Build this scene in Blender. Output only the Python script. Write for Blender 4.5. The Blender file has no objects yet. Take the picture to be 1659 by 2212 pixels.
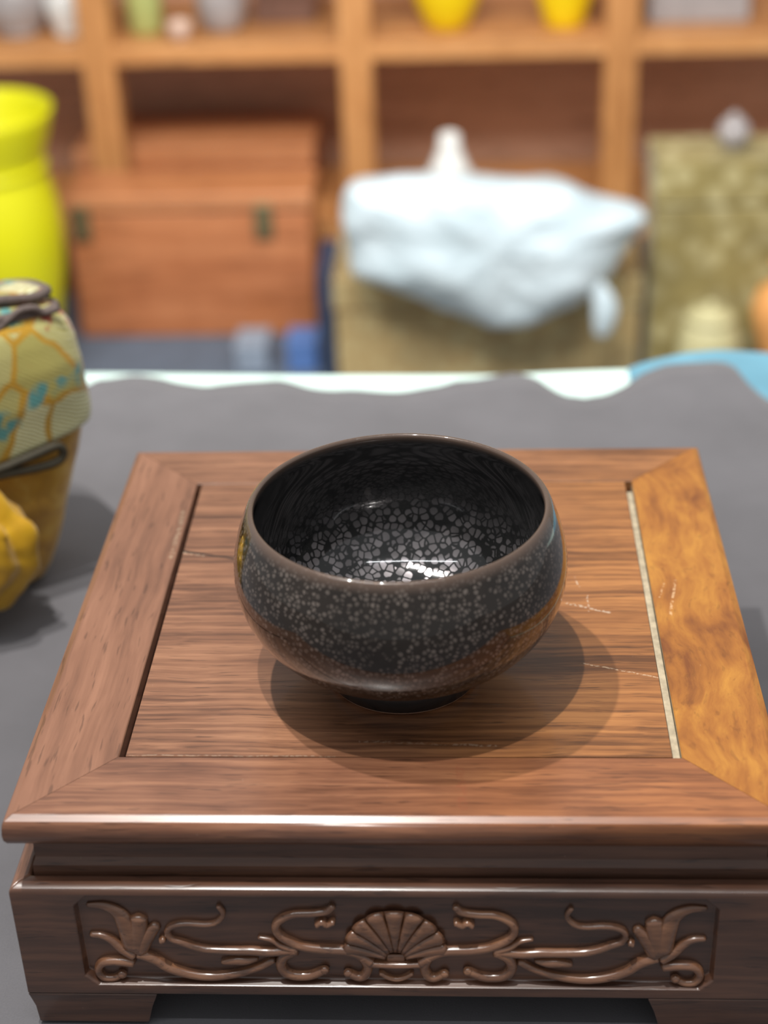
import bpy, bmesh, math, random
from mathutils import Vector, Matrix, noise as mnoise

scene = bpy.context.scene
PI = math.pi
Z0 = 0.9390            # height of the stand's top above the floor; 'rel' heights below are measured from it
ZT = -0.0890           # table level, rel
ZP = -0.775            # low plinth in the background, rel

# ------------------------------------------------------------------ camera
cam_data = bpy.data.cameras.new('camera')
cam = bpy.data.objects.new('camera', cam_data)
scene.collection.objects.link(cam)
scene.camera = cam
cam_data.sensor_fit = 'HORIZONTAL'
cam_data.sensor_width = 36.0
cam_data.lens = 3535.9 * 36.0 / 1659.0
cam_data.clip_start = 0.02
PITCH, YAW, ROLL = 0.525987, -0.0606116, -0.0367356
fwd = Vector((math.sin(YAW) * math.cos(PITCH), math.cos(YAW) * math.cos(PITCH), -math.sin(PITCH)))
rgt = fwd.cross(Vector((0, 0, 1))).normalized()
upv = rgt.cross(fwd)
r2 = rgt * math.cos(ROLL) + upv * math.sin(ROLL)
u2 = -rgt * math.sin(ROLL) + upv * math.cos(ROLL)
m = Matrix((r2, u2, -fwd)).transposed().to_4x4()
m.translation = Vector((0.023584, -0.504731, 0.331977 + Z0))
cam.matrix_world = m
cam_data.dof.use_dof = True
cam_data.dof.focus_distance = 0.555
cam_data.dof.aperture_fstop = 8.8

# ------------------------------------------------------------------ world, lights, exposure
world = bpy.data.worlds.new('world')
scene.world = world
world.use_nodes = True
bg = world.node_tree.nodes['Background']
bg.inputs['Color'].default_value = (0.96, 0.98, 1.0, 1)
bg.inputs['Strength'].default_value = 0.40

def point_lamp(name, loc, power, size, color):
    d = bpy.data.lights.new(name, 'SPOT')
    d.energy = power; d.shadow_soft_size = size; d.color = color
    d.spot_size = math.radians(100); d.spot_blend = 0.6
    o = bpy.data.objects.new(name, d)
    o.location = (loc[0], loc[1], loc[2] + Z0)
    tgt = Vector((0, 0, Z0)) - o.location
    o.rotation_euler = tgt.to_track_quat('-Z', 'Y').to_euler()
    scene.collection.objects.link(o)
    return o
point_lamp('near_lamp', (-0.28, 0.03, 1.0), 31.0, 0.010, (1.0, 0.97, 0.92))
point_lamp('ceiling_spot', (-0.23, -0.33, 1.9), 94.0, 0.016, (1.0, 0.97, 0.92))

def area_lamp(name, loc, target, power, sx, sy, color):
    d = bpy.data.lights.new(name, 'AREA')
    d.shape = 'RECTANGLE'; d.size = sx; d.size_y = sy; d.energy = power; d.color = color
    o = bpy.data.objects.new(name, d)
    o.location = loc
    o.rotation_euler = (Vector(target) - Vector(loc)).to_track_quat('-Z', 'Y').to_euler()
    scene.collection.objects.link(o)
    return o
area_lamp('shelf_fill_light', (-0.1, 0.75, 1.85), (-0.1, 2.3, 0.75), 45.0, 1.6, 0.4, (1.0, 0.97, 0.92))  # unseen fill added in front of the shelf, low enough to brighten its compartments

area_lamp('tube_light', (-0.25, -0.60, Z0 + 1.6), (-0.25, -0.2, Z0), 7.5, 1.8, 0.02, (0.95, 0.98, 1.0))

scene.view_settings.view_transform = 'Standard'
scene.view_settings.look = 'None'
scene.view_settings.gamma = 1.0
scene.view_settings.exposure = 0.06
scene.view_settings.use_curve_mapping = False

# ------------------------------------------------------------------ node helpers
class NT:
    """tiny helper to write node graphs"""
    def __init__(self, name):
        self.mat = bpy.data.materials.new(name)
        self.mat.use_nodes = True
        self.t = self.mat.node_tree
        self.b = self.t.nodes['Principled BSDF']
        self.tc = self.t.nodes.new('ShaderNodeTexCoord')
        self.obj = self.tc.outputs['Object']
    def put(self, node, sock, v):
        s = node.inputs[sock]
        if isinstance(v, bpy.types.NodeSocket):
            self.t.links.new(v, s)
        else:
            if hasattr(s.default_value, '__len__') and not hasattr(v, '__len__'):
                v = [v] * len(s.default_value)
            if hasattr(s.default_value, '__len__') and len(s.default_value) == 4 and len(v) == 3:
                v = (*v, 1)
            s.default_value = v
    def math(self, op, a, b=0.0, c=0.0, clamp=False):
        n = self.t.nodes.new('ShaderNodeMath'); n.operation = op; n.use_clamp = clamp
        self.put(n, 0, a); self.put(n, 1, b); self.put(n, 2, c)
        return n.outputs[0]
    def vmath(self, op, a, b=(0, 0, 0), scale=None):
        n = self.t.nodes.new('ShaderNodeVectorMath'); n.operation = op
        self.put(n, 0, a); self.put(n, 1, b)
        if scale is not None: self.put(n, 'Scale', scale)
        return n.outputs['Value'] if op in ('LENGTH', 'DISTANCE', 'DOT_PRODUCT') else n.outputs[0]
    def mapping(self, scale=(1, 1, 1), loc=(0, 0, 0), rot=(0, 0, 0), vec=None):
        n = self.t.nodes.new('ShaderNodeMapping')
        self.put(n, 'Vector', vec or self.obj); self.put(n, 'Scale', scale); self.put(n, 'Location', loc); self.put(n, 'Rotation', rot)
        return n.outputs[0]
    def noise(self, vec, scale=1.0, detail=4.0, rough=0.55, dist=0.0):
        n = self.t.nodes.new('ShaderNodeTexNoise')
        self.put(n, 'Vector', vec); self.put(n, 'Scale', scale); self.put(n, 'Detail', detail); self.put(n, 'Roughness', rough); self.put(n, 'Distortion', dist)
        return n.outputs['Fac']
    def noisecol(self, vec, scale=1.0, detail=2.0):
        n = self.t.nodes.new('ShaderNodeTexNoise')
        self.put(n, 'Vector', vec); self.put(n, 'Scale', scale); self.put(n, 'Detail', detail)
        return n.outputs['Color']
    def voronoi(self, vec, scale, feature='F1', rnd=1.0):
        n = self.t.nodes.new('ShaderNodeTexVoronoi'); n.feature = feature
        self.put(n, 'Vector', vec); self.put(n, 'Scale', scale); self.put(n, 'Randomness', rnd)
        return n
    def wave(self, vec, scale, dist=0.0, detail=2.0):
        n = self.t.nodes.new('ShaderNodeTexWave')
        self.put(n, 'Vector', vec); self.put(n, 'Scale', scale); self.put(n, 'Distortion', dist); self.put(n, 'Detail', detail)
        return n.outputs['Fac']
    def ramp(self, fac, stops):
        n = self.t.nodes.new('ShaderNodeValToRGB')
        e = n.color_ramp.elements
        while len(e) < len(stops): e.new(0.5)
        for k, (p, c) in enumerate(stops):
            e[k].position = p
            e[k].color = (c, c, c, 1) if not hasattr(c, '__len__') else (*c, 1)
        self.put(n, 0, fac)
        return n.outputs[0]
    def mix(self, fac, a, b, mode='MIX'):
        n = self.t.nodes.new('ShaderNodeMix'); n.data_type = 'RGBA'; n.blend_type = mode
        self.put(n, 0, fac); self.put(n, 6, a); self.put(n, 7, b)
        return n.outputs[2]
    def step(self, v, lo, hi):
        n = self.t.nodes.new('ShaderNodeMapRange'); n.interpolation_type = 'SMOOTHSTEP'
        self.put(n, 'Value', v); self.put(n, 'From Min', lo); self.put(n, 'From Max', hi)
        return n.outputs[0]
    def xyz(self, vec=None):
        n = self.t.nodes.new('ShaderNodeSeparateXYZ'); self.put(n, 0, vec or self.obj)
        return n.outputs
    def bump(self, h, strength=0.3, dist=0.001):
        n = self.t.nodes.new('ShaderNodeBump')
        self.put(n, 'Height', h); self.put(n, 'Strength', strength); self.put(n, 'Distance', dist)
        self.t.links.new(n.outputs[0], self.b.inputs['Normal'])
    def segment(self, a, b, width, wobble=None):
        """mask of a thin mark along the segment a-b in the object's xy plane"""
        n = self.wob if hasattr(self, 'wob') else None
        if n is None:
            c = self.noisecol(self.obj, 140.0, 3.0)
            c = self.vmath('SUBTRACT', c, (0.5, 0.5, 0.5))
            c = self.vmath('SCALE', c, scale=0.0016)
            n = self.vmath('MULTIPLY', self.vmath('ADD', self.obj, c), (1, 1, 0))
            self.wob = n
        ab = Vector((b[0] - a[0], b[1] - a[1], 0))
        ap = self.vmath('SUBTRACT', n, (a[0], a[1], 0))
        t = self.math('DIVIDE', self.vmath('DOT_PRODUCT', ap, tuple(ab)), ab.length_squared, clamp=True)
        cc = self.t.nodes.new('ShaderNodeVectorMath'); cc.operation = 'SCALE'
        cc.inputs[0].default_value = ab; self.put(cc, 'Scale', t)
        d = self.vmath('LENGTH', self.vmath('SUBTRACT', ap, cc.outputs[0]))
        return self.math('SUBTRACT', 1.0, self.step(d, width * 0.4, width))
    def out(self, **kw):
        for k, v in kw.items():
            self.put(self.b, k.replace('_', ' '), v)
        return self.mat

MATS = {}
def plain(name, col, rough=0.5, var=0.12, scale=40.0, metallic=0.0, coat=0.0, sheen=0.0, bump=0.0):
    if name in MATS: return MATS[name]
    n = NT(name)
    f = n.noise(n.obj, scale, 4.0)
    lo = [max(0, c * (1 - var)) for c in col]; hi = [min(1, c * (1 + var)) for c in col]
    c = n.ramp(f, [(0.3, lo), (0.7, hi)])
    if bump: n.bump(f, bump, 0.002)
    MATS[name] = n.out(Base_Color=c, Roughness=rough, Metallic=metallic, Coat_Weight=coat, Coat_Roughness=0.06, Sheen_Weight=sheen)
    return MATS[name]

def wood(name, dark, mid, light, axis, rough=0.38, streak=230.0, along=14.0, gloss=0.35, burl=0.0, marks=(), seed=0.0, contrast=1.0, coat_rough=0.09, warm=None):
    """oiled rosewood; axis = grain direction (0 x, 1 y, 2 z)"""
    n = NT(name)
    s = [streak] * 3; s[axis] = along
    warp = n.vmath('SCALE', n.vmath('SUBTRACT', n.noisecol(n.obj, 22.0, 2.0), (0.5, 0.5, 0.5)), scale=0.0045 + burl * 0.03)
    v = n.vmath('ADD', n.obj, warp)
    fine = n.noise(n.mapping(s, (seed, seed * 2, seed), vec=v), 1.0, 5.0, 0.62)
    s2 = [x * 0.22 for x in s]; s2[axis] = along * 0.5
    broad = n.noise(n.mapping(s2, (seed * 3, seed, 5 + seed), vec=v), 1.0, 3.0, 0.5)
    cloud = n.noise(n.obj, 26.0, 3.0)
    k = n.math('ADD', n.math('MULTIPLY', fine, 0.55), n.math('ADD', n.math('MULTIPLY', broad, 0.3), n.math('MULTIPLY', cloud, 0.15 + burl * 0.25)))
    w = 0.13 / contrast
    c = n.ramp(k, [(0.5 - w + burl * 0.1, dark), (0.5 + burl * 0.1, mid), (0.5 + w + burl * 0.12, light)])
    if warm:                                  # multiplied tint turning golden along x
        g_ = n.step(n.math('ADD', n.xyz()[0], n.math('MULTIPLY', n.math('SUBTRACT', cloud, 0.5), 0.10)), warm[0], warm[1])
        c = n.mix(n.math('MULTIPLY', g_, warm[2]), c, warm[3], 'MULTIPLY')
    # open pores: short dark dashes along the grain
    s3 = [x * 2.6 for x in s]; s3[axis] = along * 5
    pore = n.step(n.noise(n.mapping(s3, (seed, 1, 2), vec=v), 1.0, 2.0, 0.5), 0.60, 0.70)
    c = n.mix(n.math('MULTIPLY', pore, 0.45 - 0.4 * burl), c, tuple(x * 0.35 for x in dark))
    # fine pale scuffs
    sc = n.step(n.noise(n.mapping((900, 160, 400), (7, 3, seed)), 1.0, 3.0, 0.6), 0.73, 0.80)
    c = n.mix(n.math('MULTIPLY', sc, 0.22), c, (0.62, 0.47, 0.36))
    for a, b, wd, colr, st in marks:
        msk = n.segment(a, b, wd)
        if st < 1.0:
            brk = n.step(n.noise(n.obj, 700.0, 2.0), 0.42, 0.58)
            msk = n.math('MULTIPLY', msk, n.math('MULTIPLY', brk, st * 0.6))
        c = n.mix(msk, c, colr)
    n.bump(n.math('SUBTRACT', fine, n.math('MULTIPLY', pore, 0.6)), 0.12, 0.0006)
    rg = n.math('ADD', n.math('MULTIPLY', cloud, 0.18), rough - 0.09)
    return n.out(Base_Color=c, Roughness=rg, Coat_Weight=gloss, Coat_Roughness=coat_rough)

# ------------------------------------------------------------------ mesh helpers
COL = scene.collection
def mesh_obj(name, verts, faces, mat, parent=None, origin=(0, 0, 0), smooth=False, bevel=0.0, seg=2, angle=30, fmat=None, abs_=True):
    """verts in rel coordinates; origin (rel) becomes the object's own origin"""
    o0 = Vector(origin)
    me = bpy.data.meshes.new(name)
    me.from_pydata([tuple(Vector(v) - o0) for v in verts], [], faces)
    mats = mat if isinstance(mat, (list, tuple)) else [mat]
    for mm in mats: me.materials.append(mm)
    if fmat:
        for p, k in zip(me.polygons, fmat): p.material_index = k
    bm = bmesh.new(); bm.from_mesh(me)
    bmesh.ops.recalc_face_normals(bm, faces=bm.faces)
    bm.to_mesh(me); bm.free()
    if smooth:
        for p in me.polygons: p.use_smooth = True
    o = bpy.data.objects.new(name, me)
    COL.objects.link(o)
    if parent is not None:
        o.parent = parent
    else:
        o.location = (o0.x, o0.y, o0.z + Z0)
    if bevel:
        b = o.modifiers.new('bevel', 'BEVEL'); b.width = bevel; b.segments = seg; b.limit_method = 'ANGLE'; b.angle_limit = math.radians(angle)
        b.harden_normals = False
        for p in me.polygons: p.use_smooth = True
        w = o.modifiers.new('normals', 'WEIGHTED_NORMAL'); w.keep_sharp = False
    return o

def thing(name, origin, label, cat, group=None):
    e = bpy.data.objects.new(name, None)
    e.empty_display_size = 0.02
    e.location = (origin[0], origin[1], origin[2] + Z0)
    COL.objects.link(e)
    return tag(e, label, cat, group)

def tag(o, label, cat, group=None, kind=None):
    o['label'] = label; o['category'] = cat
    if group: o['group'] = group
    if kind: o['kind'] = kind
    return o

def boxvf(x0, x1, y0, y1, z0, z1):
    v = [(x, y, z) for z in (z0, z1) for y in (y0, y1) for x in (x0, x1)]
    f = [(0, 1, 3, 2), (4, 6, 7, 5), (0, 4, 5, 1), (2, 3, 7, 6), (0, 2, 6, 4), (1, 5, 7, 3)]
    return v, f

def box(name, ext, mat, parent=None, origin=(0, 0, 0), bevel=0.002, seg=2):
    v, f = boxvf(*ext)
    return mesh_obj(name, v, f, mat, parent, origin, bevel=bevel, seg=seg)

def lathe(name, prof, c, mat, parent=None, origin=(0, 0, 0), n=48, fmat_fn=None, squash=1.0):
    """prof: (r, z) list, first and last on the axis or closed into each other"""
    v, f, fm = [], [], []
    rings = []
    for r, z in prof:
        if r < 1e-6:
            rings.append([len(v)]); v.append((c[0], c[1], c[2] + z))
        else:
            rings.append(list(range(len(v), len(v) + n)))
            for k in range(n):
                a = 2 * PI * k / n
                v.append((c[0] + r * math.cos(a), c[1] + squash * r * math.sin(a), c[2] + z))
    for i in range(len(rings) - 1):
        A, B = rings[i], rings[i + 1]
        for k in range(n):
            k2 = (k + 1) % n
            if len(A) == 1 and len(B) == 1: continue
            if len(A) == 1: f.append((A[0], B[k], B[k2]))
            elif len(B) == 1: f.append((A[k], A[k2], B[0]))
            else: f.append((A[k], A[k2], B[k2], B[k]))
            fm.append(fmat_fn(i) if fmat_fn else 0)
    return mesh_obj(name, v, f, mat, parent, origin, smooth=True, fmat=fm)

def catmull(pts, n=8):
    P = [Vector(p) for p in pts]
    P = [P[0] * 2 - P[1]] + P + [P[-1] * 2 - P[-2]]
    out = []
    for i in range(1, len(P) - 2):
        p0, p1, p2, p3 = P[i - 1], P[i], P[i + 1], P[i + 2]
        for k in range(n):
            t = k / n
            out.append(0.5 * (2 * p1 + (p2 - p0) * t + (2 * p0 - 5 * p1 + 4 * p2 - p3) * t * t + (3 * p1 - p0 - 3 * p2 + p3) * t ** 3))
    out.append(P[-2].copy())
    return out

def tube_vf(pts, rad, sides=10, flat=None, closed=False):
    """round tube along pts; flat=(axis vector, factor) squashes it along a direction"""
    v, f = [], []
    n = len(pts)
    prev = None
    for i, p in enumerate(pts):
        a = pts[(i - 1) % n] if (closed or i > 0) else pts[i]
        b = pts[(i + 1) % n] if (closed or i < n - 1) else pts[i]
        t = (b - a).normalized()
        if prev is None:
            ref = Vector((0, 1, 0)) if abs(t.y) < 0.9 else Vector((1, 0, 0))
            u = t.cross(ref).normalized()
        else:
            u = (prev - t * prev.dot(t)).normalized()
        prev = u
        w = t.cross(u)
        r = rad[i] if hasattr(rad, '__len__') else rad
        for k in range(sides):
            an = 2 * PI * k / sides
            d = u * math.cos(an) * r + w * math.sin(an) * r
            if flat: d = d - flat[0] * d.dot(flat[0]) * (1 - flat[1])
            v.append(tuple(p + d))
    m_ = n if closed else n - 1
    for i in range(m_):
        for k in range(sides):
            a = i * sides + k; b = i * sides + (k + 1) % sides
            c = ((i + 1) % n) * sides + (k + 1) % sides; d = ((i + 1) % n) * sides + k
            f.append((a, b, c, d))
    if not closed:
        for i, e in ((0, pts[0] + (pts[0] - pts[1]).normalized() * 0.6 * (rad[0] if hasattr(rad, '__len__') else rad)), (n - 1, pts[-1] + (pts[-1] - pts[-2]).normalized() * 0.6 * (rad[-1] if hasattr(rad, '__len__') else rad))):
            c = len(v); v.append(tuple(e))
            for k in range(sides): f.append((c, i * sides + k, i * sides + (k + 1) % sides))
    return v, f

def tube(name, pts, rad, mat, parent=None, origin=(0, 0, 0), sides=10, flat=None, closed=False):
    v, f = tube_vf([Vector(p) for p in pts], rad, sides, flat, closed)
    return mesh_obj(name, v, f, mat, parent, origin, smooth=True)

def fbm(p, s):
    return mnoise.noise(Vector(p) * s) + 0.5 * mnoise.noise(Vector(p) * s * 2.1 + Vector((5, 3, 1)))

# ------------------------------------------------------------------ the setting
fl = NT('floor_tile')
g = fl.voronoi(fl.obj, 3.0, 'DISTANCE_TO_EDGE', 0.0).outputs['Distance']
cfl = fl.mix(fl.step(g, 0.0, 0.015), (0.12, 0.11, 0.1), fl.ramp(fl.noise(fl.obj, 9.0), [(0.3, (0.2, 0.18, 0.16)), (0.7, (0.27, 0.25, 0.22))]))
M_floor = fl.out(Base_Color=cfl, Roughness=0.4)
v, f = boxvf(-2.6, 2.6, -2.2, 2.9, -Z0 - 0.05, -Z0)
o = mesh_obj('floor', v, f, M_floor, None, (0, 0, -Z0)); o['kind'] = 'structure'
v, f = boxvf(-2.6, 2.6, 2.8, 2.9, -Z0, 1.6)
o = mesh_obj('wall_back', v, f, plain('wall_paint', (0.55, 0.47, 0.38), 0.8, 0.05, 6.0), None, (0, 2.8, -Z0)); o['kind'] = 'structure'

# ------------------------------------------------------------------ table and cloths
M_tablewood = wood('table_wood', (0.10, 0.06, 0.035), (0.18, 0.11, 0.06), (0.26, 0.16, 0.09), 0)
TX0, TX1, TY0, TY1 = -0.75, 0.75, -0.62, 0.384
t = thing('display_table', (0, 0, -Z0), 'wooden display table hidden under the pale mint cloth and dark grey cloth', 'table')
OT = (0, 0, -Z0)
box('table_top', (TX0, TX1, TY0, TY1, ZT - 0.034, ZT - 0.006), M_tablewood, t, OT)
for lx in (TX0 + 0.06, TX1 - 0.06):
    for ly in (TY0 + 0.06, TY1 - 0.06):
        box('leg', (lx - 0.03, lx + 0.03, ly - 0.03, ly + 0.03, -Z0, ZT - 0.034), M_tablewood, t, OT)

def interp(tab, x):
    if x <= tab[0][0]: return tab[0][1]
    for (a, b), (c, d) in zip(tab, tab[1:]):
        if x <= c:
            k = (x - a) / (c - a); k = k * k * (3 - 2 * k) if False else k
            return b + (d - b) * k
    return tab[-1][1]

def cloth_grid(name, x0, x1, nx, yfront, yback_fn, ny, zfn, thick, mat, hang=0.0):
    v, f = [], []
    for i in range(nx + 1):
        x = x0 + (x1 - x0) * i / nx
        yb = yback_fn(x)
        rows = [(yfront + (yb - yfront) * (j / ny) ** 0.6) for j in range(ny + 1)]
        for y in rows: v.append((x, y, zfn(x, y, yb)))
        if hang:
            for q in range(1, 7):
                a = min(q, 3) / 3 * PI / 2
                v.append((x, yb + 0.004 * math.sin(a) + (0.004 * math.sin(x * 60 + q) * (q > 3)), zfn(x, yb, yb) - 0.004 * (1 - math.cos(a)) - max(0, q - 3) / 3 * hang))
    n1 = ny + 1 + (6 if hang else 0)
    for i in range(nx):
        for j in range(n1 - 1):
            a = i * n1 + j
            f.append((a, a + 1, a + n1 + 1, a + n1))
    o = mesh_obj(name, v, f, mat, None, (0, 0, ZT), smooth=True)
    s = o.modifiers.new('thick', 'SOLIDIFY'); s.thickness = thick; s.offset = -1
    # make sure normals point up so the thickness goes downward
    me = o.data
    if me.polygons[0].normal.z < 0: me.flip_normals()
    return o

def cloth_mat(name, col, rough=0.85, sheen=0.15, weave=1500.0, var=0.10):
    n = NT(name)
    big = n.noise(n.obj, 18.0, 4.0)
    fine = n.noise(n.obj, weave, 2.0)
    k = n.math('ADD', n.math('MULTIPLY', big, 0.7), n.math('MULTIPLY', fine, 0.3))
    c = n.ramp(k, [(0.35, tuple(x * (1 - var) for x in col)), (0.65, tuple(min(1, x * (1 + var)) for x in col))])
    n.bump(fine, 0.25, 0.0005)
    return n.out(Base_Color=c, Roughness=rough, Sheen_Weight=sheen, Sheen_Roughness=0.5)
MINT = [(-0.75, 0.389), (-0.207, 0.387), (-0.147, 0.384), (-0.085, 0.381), (-0.008, 0.379), (0.045, 0.378), (0.072, 0.381), (0.097, 0.383), (0.118, 0.384), (0.75, 0.386)]
M_mint = cloth_mat('mint_cloth', (0.58, 0.74, 0.69), 0.75, 0.1, 900.0, 0.04)
o = cloth_grid('table_cover', -0.76, 0.76, 76, -0.63, lambda x: interp(MINT, x) + 0.009, 30, lambda x, y, yb: ZT - 0.0035, 0.0015, M_mint, 0.22)
tag(o, 'pale mint cloth showing as a strip along the table\'s back edge', 'tablecloth')

EDGE = [(-0.75, 0.36), (-0.5, 0.37), (-0.3, 0.355), (-0.225, 0.352), (-0.203, 0.366), (-0.2, 0.373), (-0.179, 0.376), (-0.161, 0.373), (-0.144, 0.364), (-0.132, 0.358), (-0.122, 0.363), (-0.109, 0.368), (-0.089, 0.367), (-0.072, 0.358), (-0.056, 0.354), (-0.034, 0.351), (-0.012, 0.352), (0.007, 0.356), (0.016, 0.365), (0.034, 0.369), (0.05, 0.3725), (0.063, 0.369), (0.068, 0.36), (0.078, 0.344), (0.09, 0.338), (0.102, 0.342), (0.115, 0.356), (0.124, 0.368), (0.14, 0.377), (0.157, 0.381), (0.173, 0.380), (0.18, 0.371), (0.184, 0.352), (0.192, 0.333), (0.22, 0.31), (0.4, 0.33), (0.75, 0.34)]
def hump(x, y):
    a = math.exp(-((x - 0.170) / 0.045) ** 2) * max(0.0, min(1.0, (y - 0.31) / 0.07))
    return 0.0035 * a
def grey_z(x, y, yb):
    near = math.exp(-max(0, yb - y) / 0.03)
    return ZT + hump(x, y) + near * 0.0015 * math.sin(x * 70 + 1.3) ** 2
M_grey = cloth_mat('grey_cloth', (0.100, 0.096, 0.104), 0.9, 0.25, 1300.0, 0.12)
o = cloth_grid('table_runner', -0.75, 0.75, 300, -0.62, lambda x: interp(EDGE, x) + 0.0075, 40, grey_z, 0.0010, M_grey)
tag(o, 'dark purplish grey cloth with a wavy back edge under the wooden stand', 'cloth')

BLUE = [(0.1185, 0.383), (0.13, 0.390), (0.154, 0.399), (0.176, 0.402), (0.203, 0.400), (0.25, 0.395), (0.42, 0.388)]
def blue_z(x, y, yb): return ZT - 0.0018 + hump(x, y) * 0.9
M_blue = cloth_mat('blue_cloth', (0.09, 0.25, 0.34), 0.8, 0.2, 900.0, 0.18)
o = cloth_grid('blue_cloth', 0.1185, 0.42, 60, 0.24, lambda x: interp(BLUE, x) + 0.008, 24, blue_z, 0.0009, M_blue)
tag(o, 'teal blue cloth at the table\'s back right corner under the grey cloth', 'cloth')

# ------------------------------------------------------------------ carved rosewood stand
PALE = (0.40, 0.33, 0.225)
RD, RM, RL = (0.085, 0.034, 0.019), (0.185, 0.078, 0.043), (0.30, 0.138, 0.078)
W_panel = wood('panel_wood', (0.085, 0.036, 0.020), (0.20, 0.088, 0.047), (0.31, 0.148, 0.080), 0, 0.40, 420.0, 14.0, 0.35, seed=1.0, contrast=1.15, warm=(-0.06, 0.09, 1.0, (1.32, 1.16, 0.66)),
    marks=[((-0.0924, 0.0379), (-0.0801, 0.0347), 0.0009, (0.012, 0.007, 0.004), 1.0), ((-0.0801, 0.0347), (-0.0600, 0.0290), 0.0006, (0.012, 0.007, 0.004), 1.0),
           ((-0.0924, 0.0368), (-0.0801, 0.0334), 0.0008, (0.55, 0.42, 0.30), 0.6),
           ((0.0589, -0.0009), (0.0737, -0.0071), 0.0009, (0.62, 0.5, 0.38), 0.9), ((0.063, 0.0171), (0.0643, 0.0097), 0.0004, (0.62, 0.5, 0.38), 0.9),
           ((0.0665, 0.0043), (0.0665, -0.0064), 0.0005, (0.62, 0.5, 0.38), 0.9), ((0.0628, -0.0388), (0.0871, -0.047), 0.0005, (0.62, 0.45, 0.3), 0.9),
           ((-0.0123, -0.0821), (0.0313, -0.0844), 0.0008, (0.5, 0.36, 0.25), 0.5), ((-0.0870, -0.0895), (-0.02, -0.0899), 0.0004, (0.45, 0.36, 0.26), 0.5)])
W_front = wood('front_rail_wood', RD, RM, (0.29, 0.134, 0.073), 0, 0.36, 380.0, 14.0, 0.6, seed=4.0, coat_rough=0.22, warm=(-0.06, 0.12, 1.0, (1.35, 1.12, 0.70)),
    marks=[((0.0194, -0.0955), (0.0209, -0.1151), 0.0022, (0.22, 0.06, 0.03), 0.5)])
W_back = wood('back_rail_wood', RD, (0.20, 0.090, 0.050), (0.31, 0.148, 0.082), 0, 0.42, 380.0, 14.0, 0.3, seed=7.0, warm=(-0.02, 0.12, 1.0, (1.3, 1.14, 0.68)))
W_left = wood('left_rail_wood', (0.115, 0.050, 0.029), (0.205, 0.092, 0.053), (0.275, 0.130, 0.077), 1, 0.40, 260.0, 12.0, 0.35, seed=10.0, contrast=0.85,
    marks=[((-0.0928, 0.0675), (-0.0925, 0.0317), 0.0012, (0.5, 0.4, 0.27), 0.5)])
W_right = wood('right_rail_wood', (0.18, 0.055, 0.012), (0.33, 0.120, 0.020), (0.47, 0.205, 0.032), 1, 0.40, 200.0, 30.0, 0.3, burl=0.6, seed=13.0, contrast=0.9,
    marks=[((0.0998, 0.0136), (0.0955, -0.0096), 0.0007, (0.75, 0.5, 0.28), 0.9), ((0.0957, 0.012), (0.093, 0.0026), 0.0004, (0.75, 0.5, 0.28), 0.7)])
W_waist = wood('waist_wood', (0.050, 0.024, 0.015), (0.10, 0.046, 0.028), (0.16, 0.075, 0.044), 0, 0.4, 220.0, 10.0, 0.35, seed=16.0)
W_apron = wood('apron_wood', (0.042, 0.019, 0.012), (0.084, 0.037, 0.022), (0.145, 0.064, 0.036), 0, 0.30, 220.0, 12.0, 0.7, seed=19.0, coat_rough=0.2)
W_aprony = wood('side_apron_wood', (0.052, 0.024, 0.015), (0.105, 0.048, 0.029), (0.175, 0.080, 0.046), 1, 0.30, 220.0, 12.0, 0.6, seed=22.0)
W_carve = wood('carving_wood', (0.095, 0.042, 0.022), (0.18, 0.080, 0.042), (0.28, 0.130, 0.066), 0, 0.25, 300.0, 40.0, 0.8, seed=25.0, coat_rough=0.18)
M_raw_lit = plain('lit_raw_edge_wood', PALE, 0.8, 0.25, 300.0)  # raw wood tone with the lit look of the right gap in its colour

OS = (0, 0, ZT)
stand = thing('wooden_stand', OS, 'square carved rosewood display stand with framed top under the black bowl', 'stand')
A_ = 0.0905
def sweep(name, side, prof, mat, fm=None, gap=0.0001, bevel=0.0):
    """a mitred bar on one side of a square: prof = (u, z) outline, u = distance from the middle"""
    v, f = [], []
    n = len(prof)
    for s in (-1, 1):
        for u, z in prof:
            al = s * (u - gap)
            v.append({'front': (al, -u, z), 'back': (-al, u, z), 'left': (-u, -al, z), 'right': (u, al, z)}[side])
    for k in range(n):
        f.append((k, (k + 1) % n, n + (k + 1) % n, n + k))
    f.append(tuple(range(n))[::-1]); f.append(tuple(range(n, 2 * n)))
    o = mesh_obj(name, v, f, mat, stand, OS, fmat=fm, bevel=bevel)
    return o
rail = [(A_, -0.0105), (A_, -0.0003), (A_ + 0.0003, 0.0), (0.1186, 0.0), (0.1190, -0.0001), (0.1210, -0.0011), (0.1216, -0.0021), (0.1219, -0.0040), (0.1221, -0.0062), (0.1219, -0.0082), (0.1212, -0.0097), (0.1200, -0.0104)]
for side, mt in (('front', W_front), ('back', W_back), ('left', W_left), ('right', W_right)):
    fm = [1 if side == 'right' else 0] + [0] * (len(rail) - 1) + [0, 0]  # only the right rail's inner face gets the pale lit colour
    r = sweep('frame_rail', side, rail, [mt, M_raw_lit], fm)
    for i, p in enumerate(r.data.polygons): p.use_smooth = 5 <= i <= 10
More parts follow.
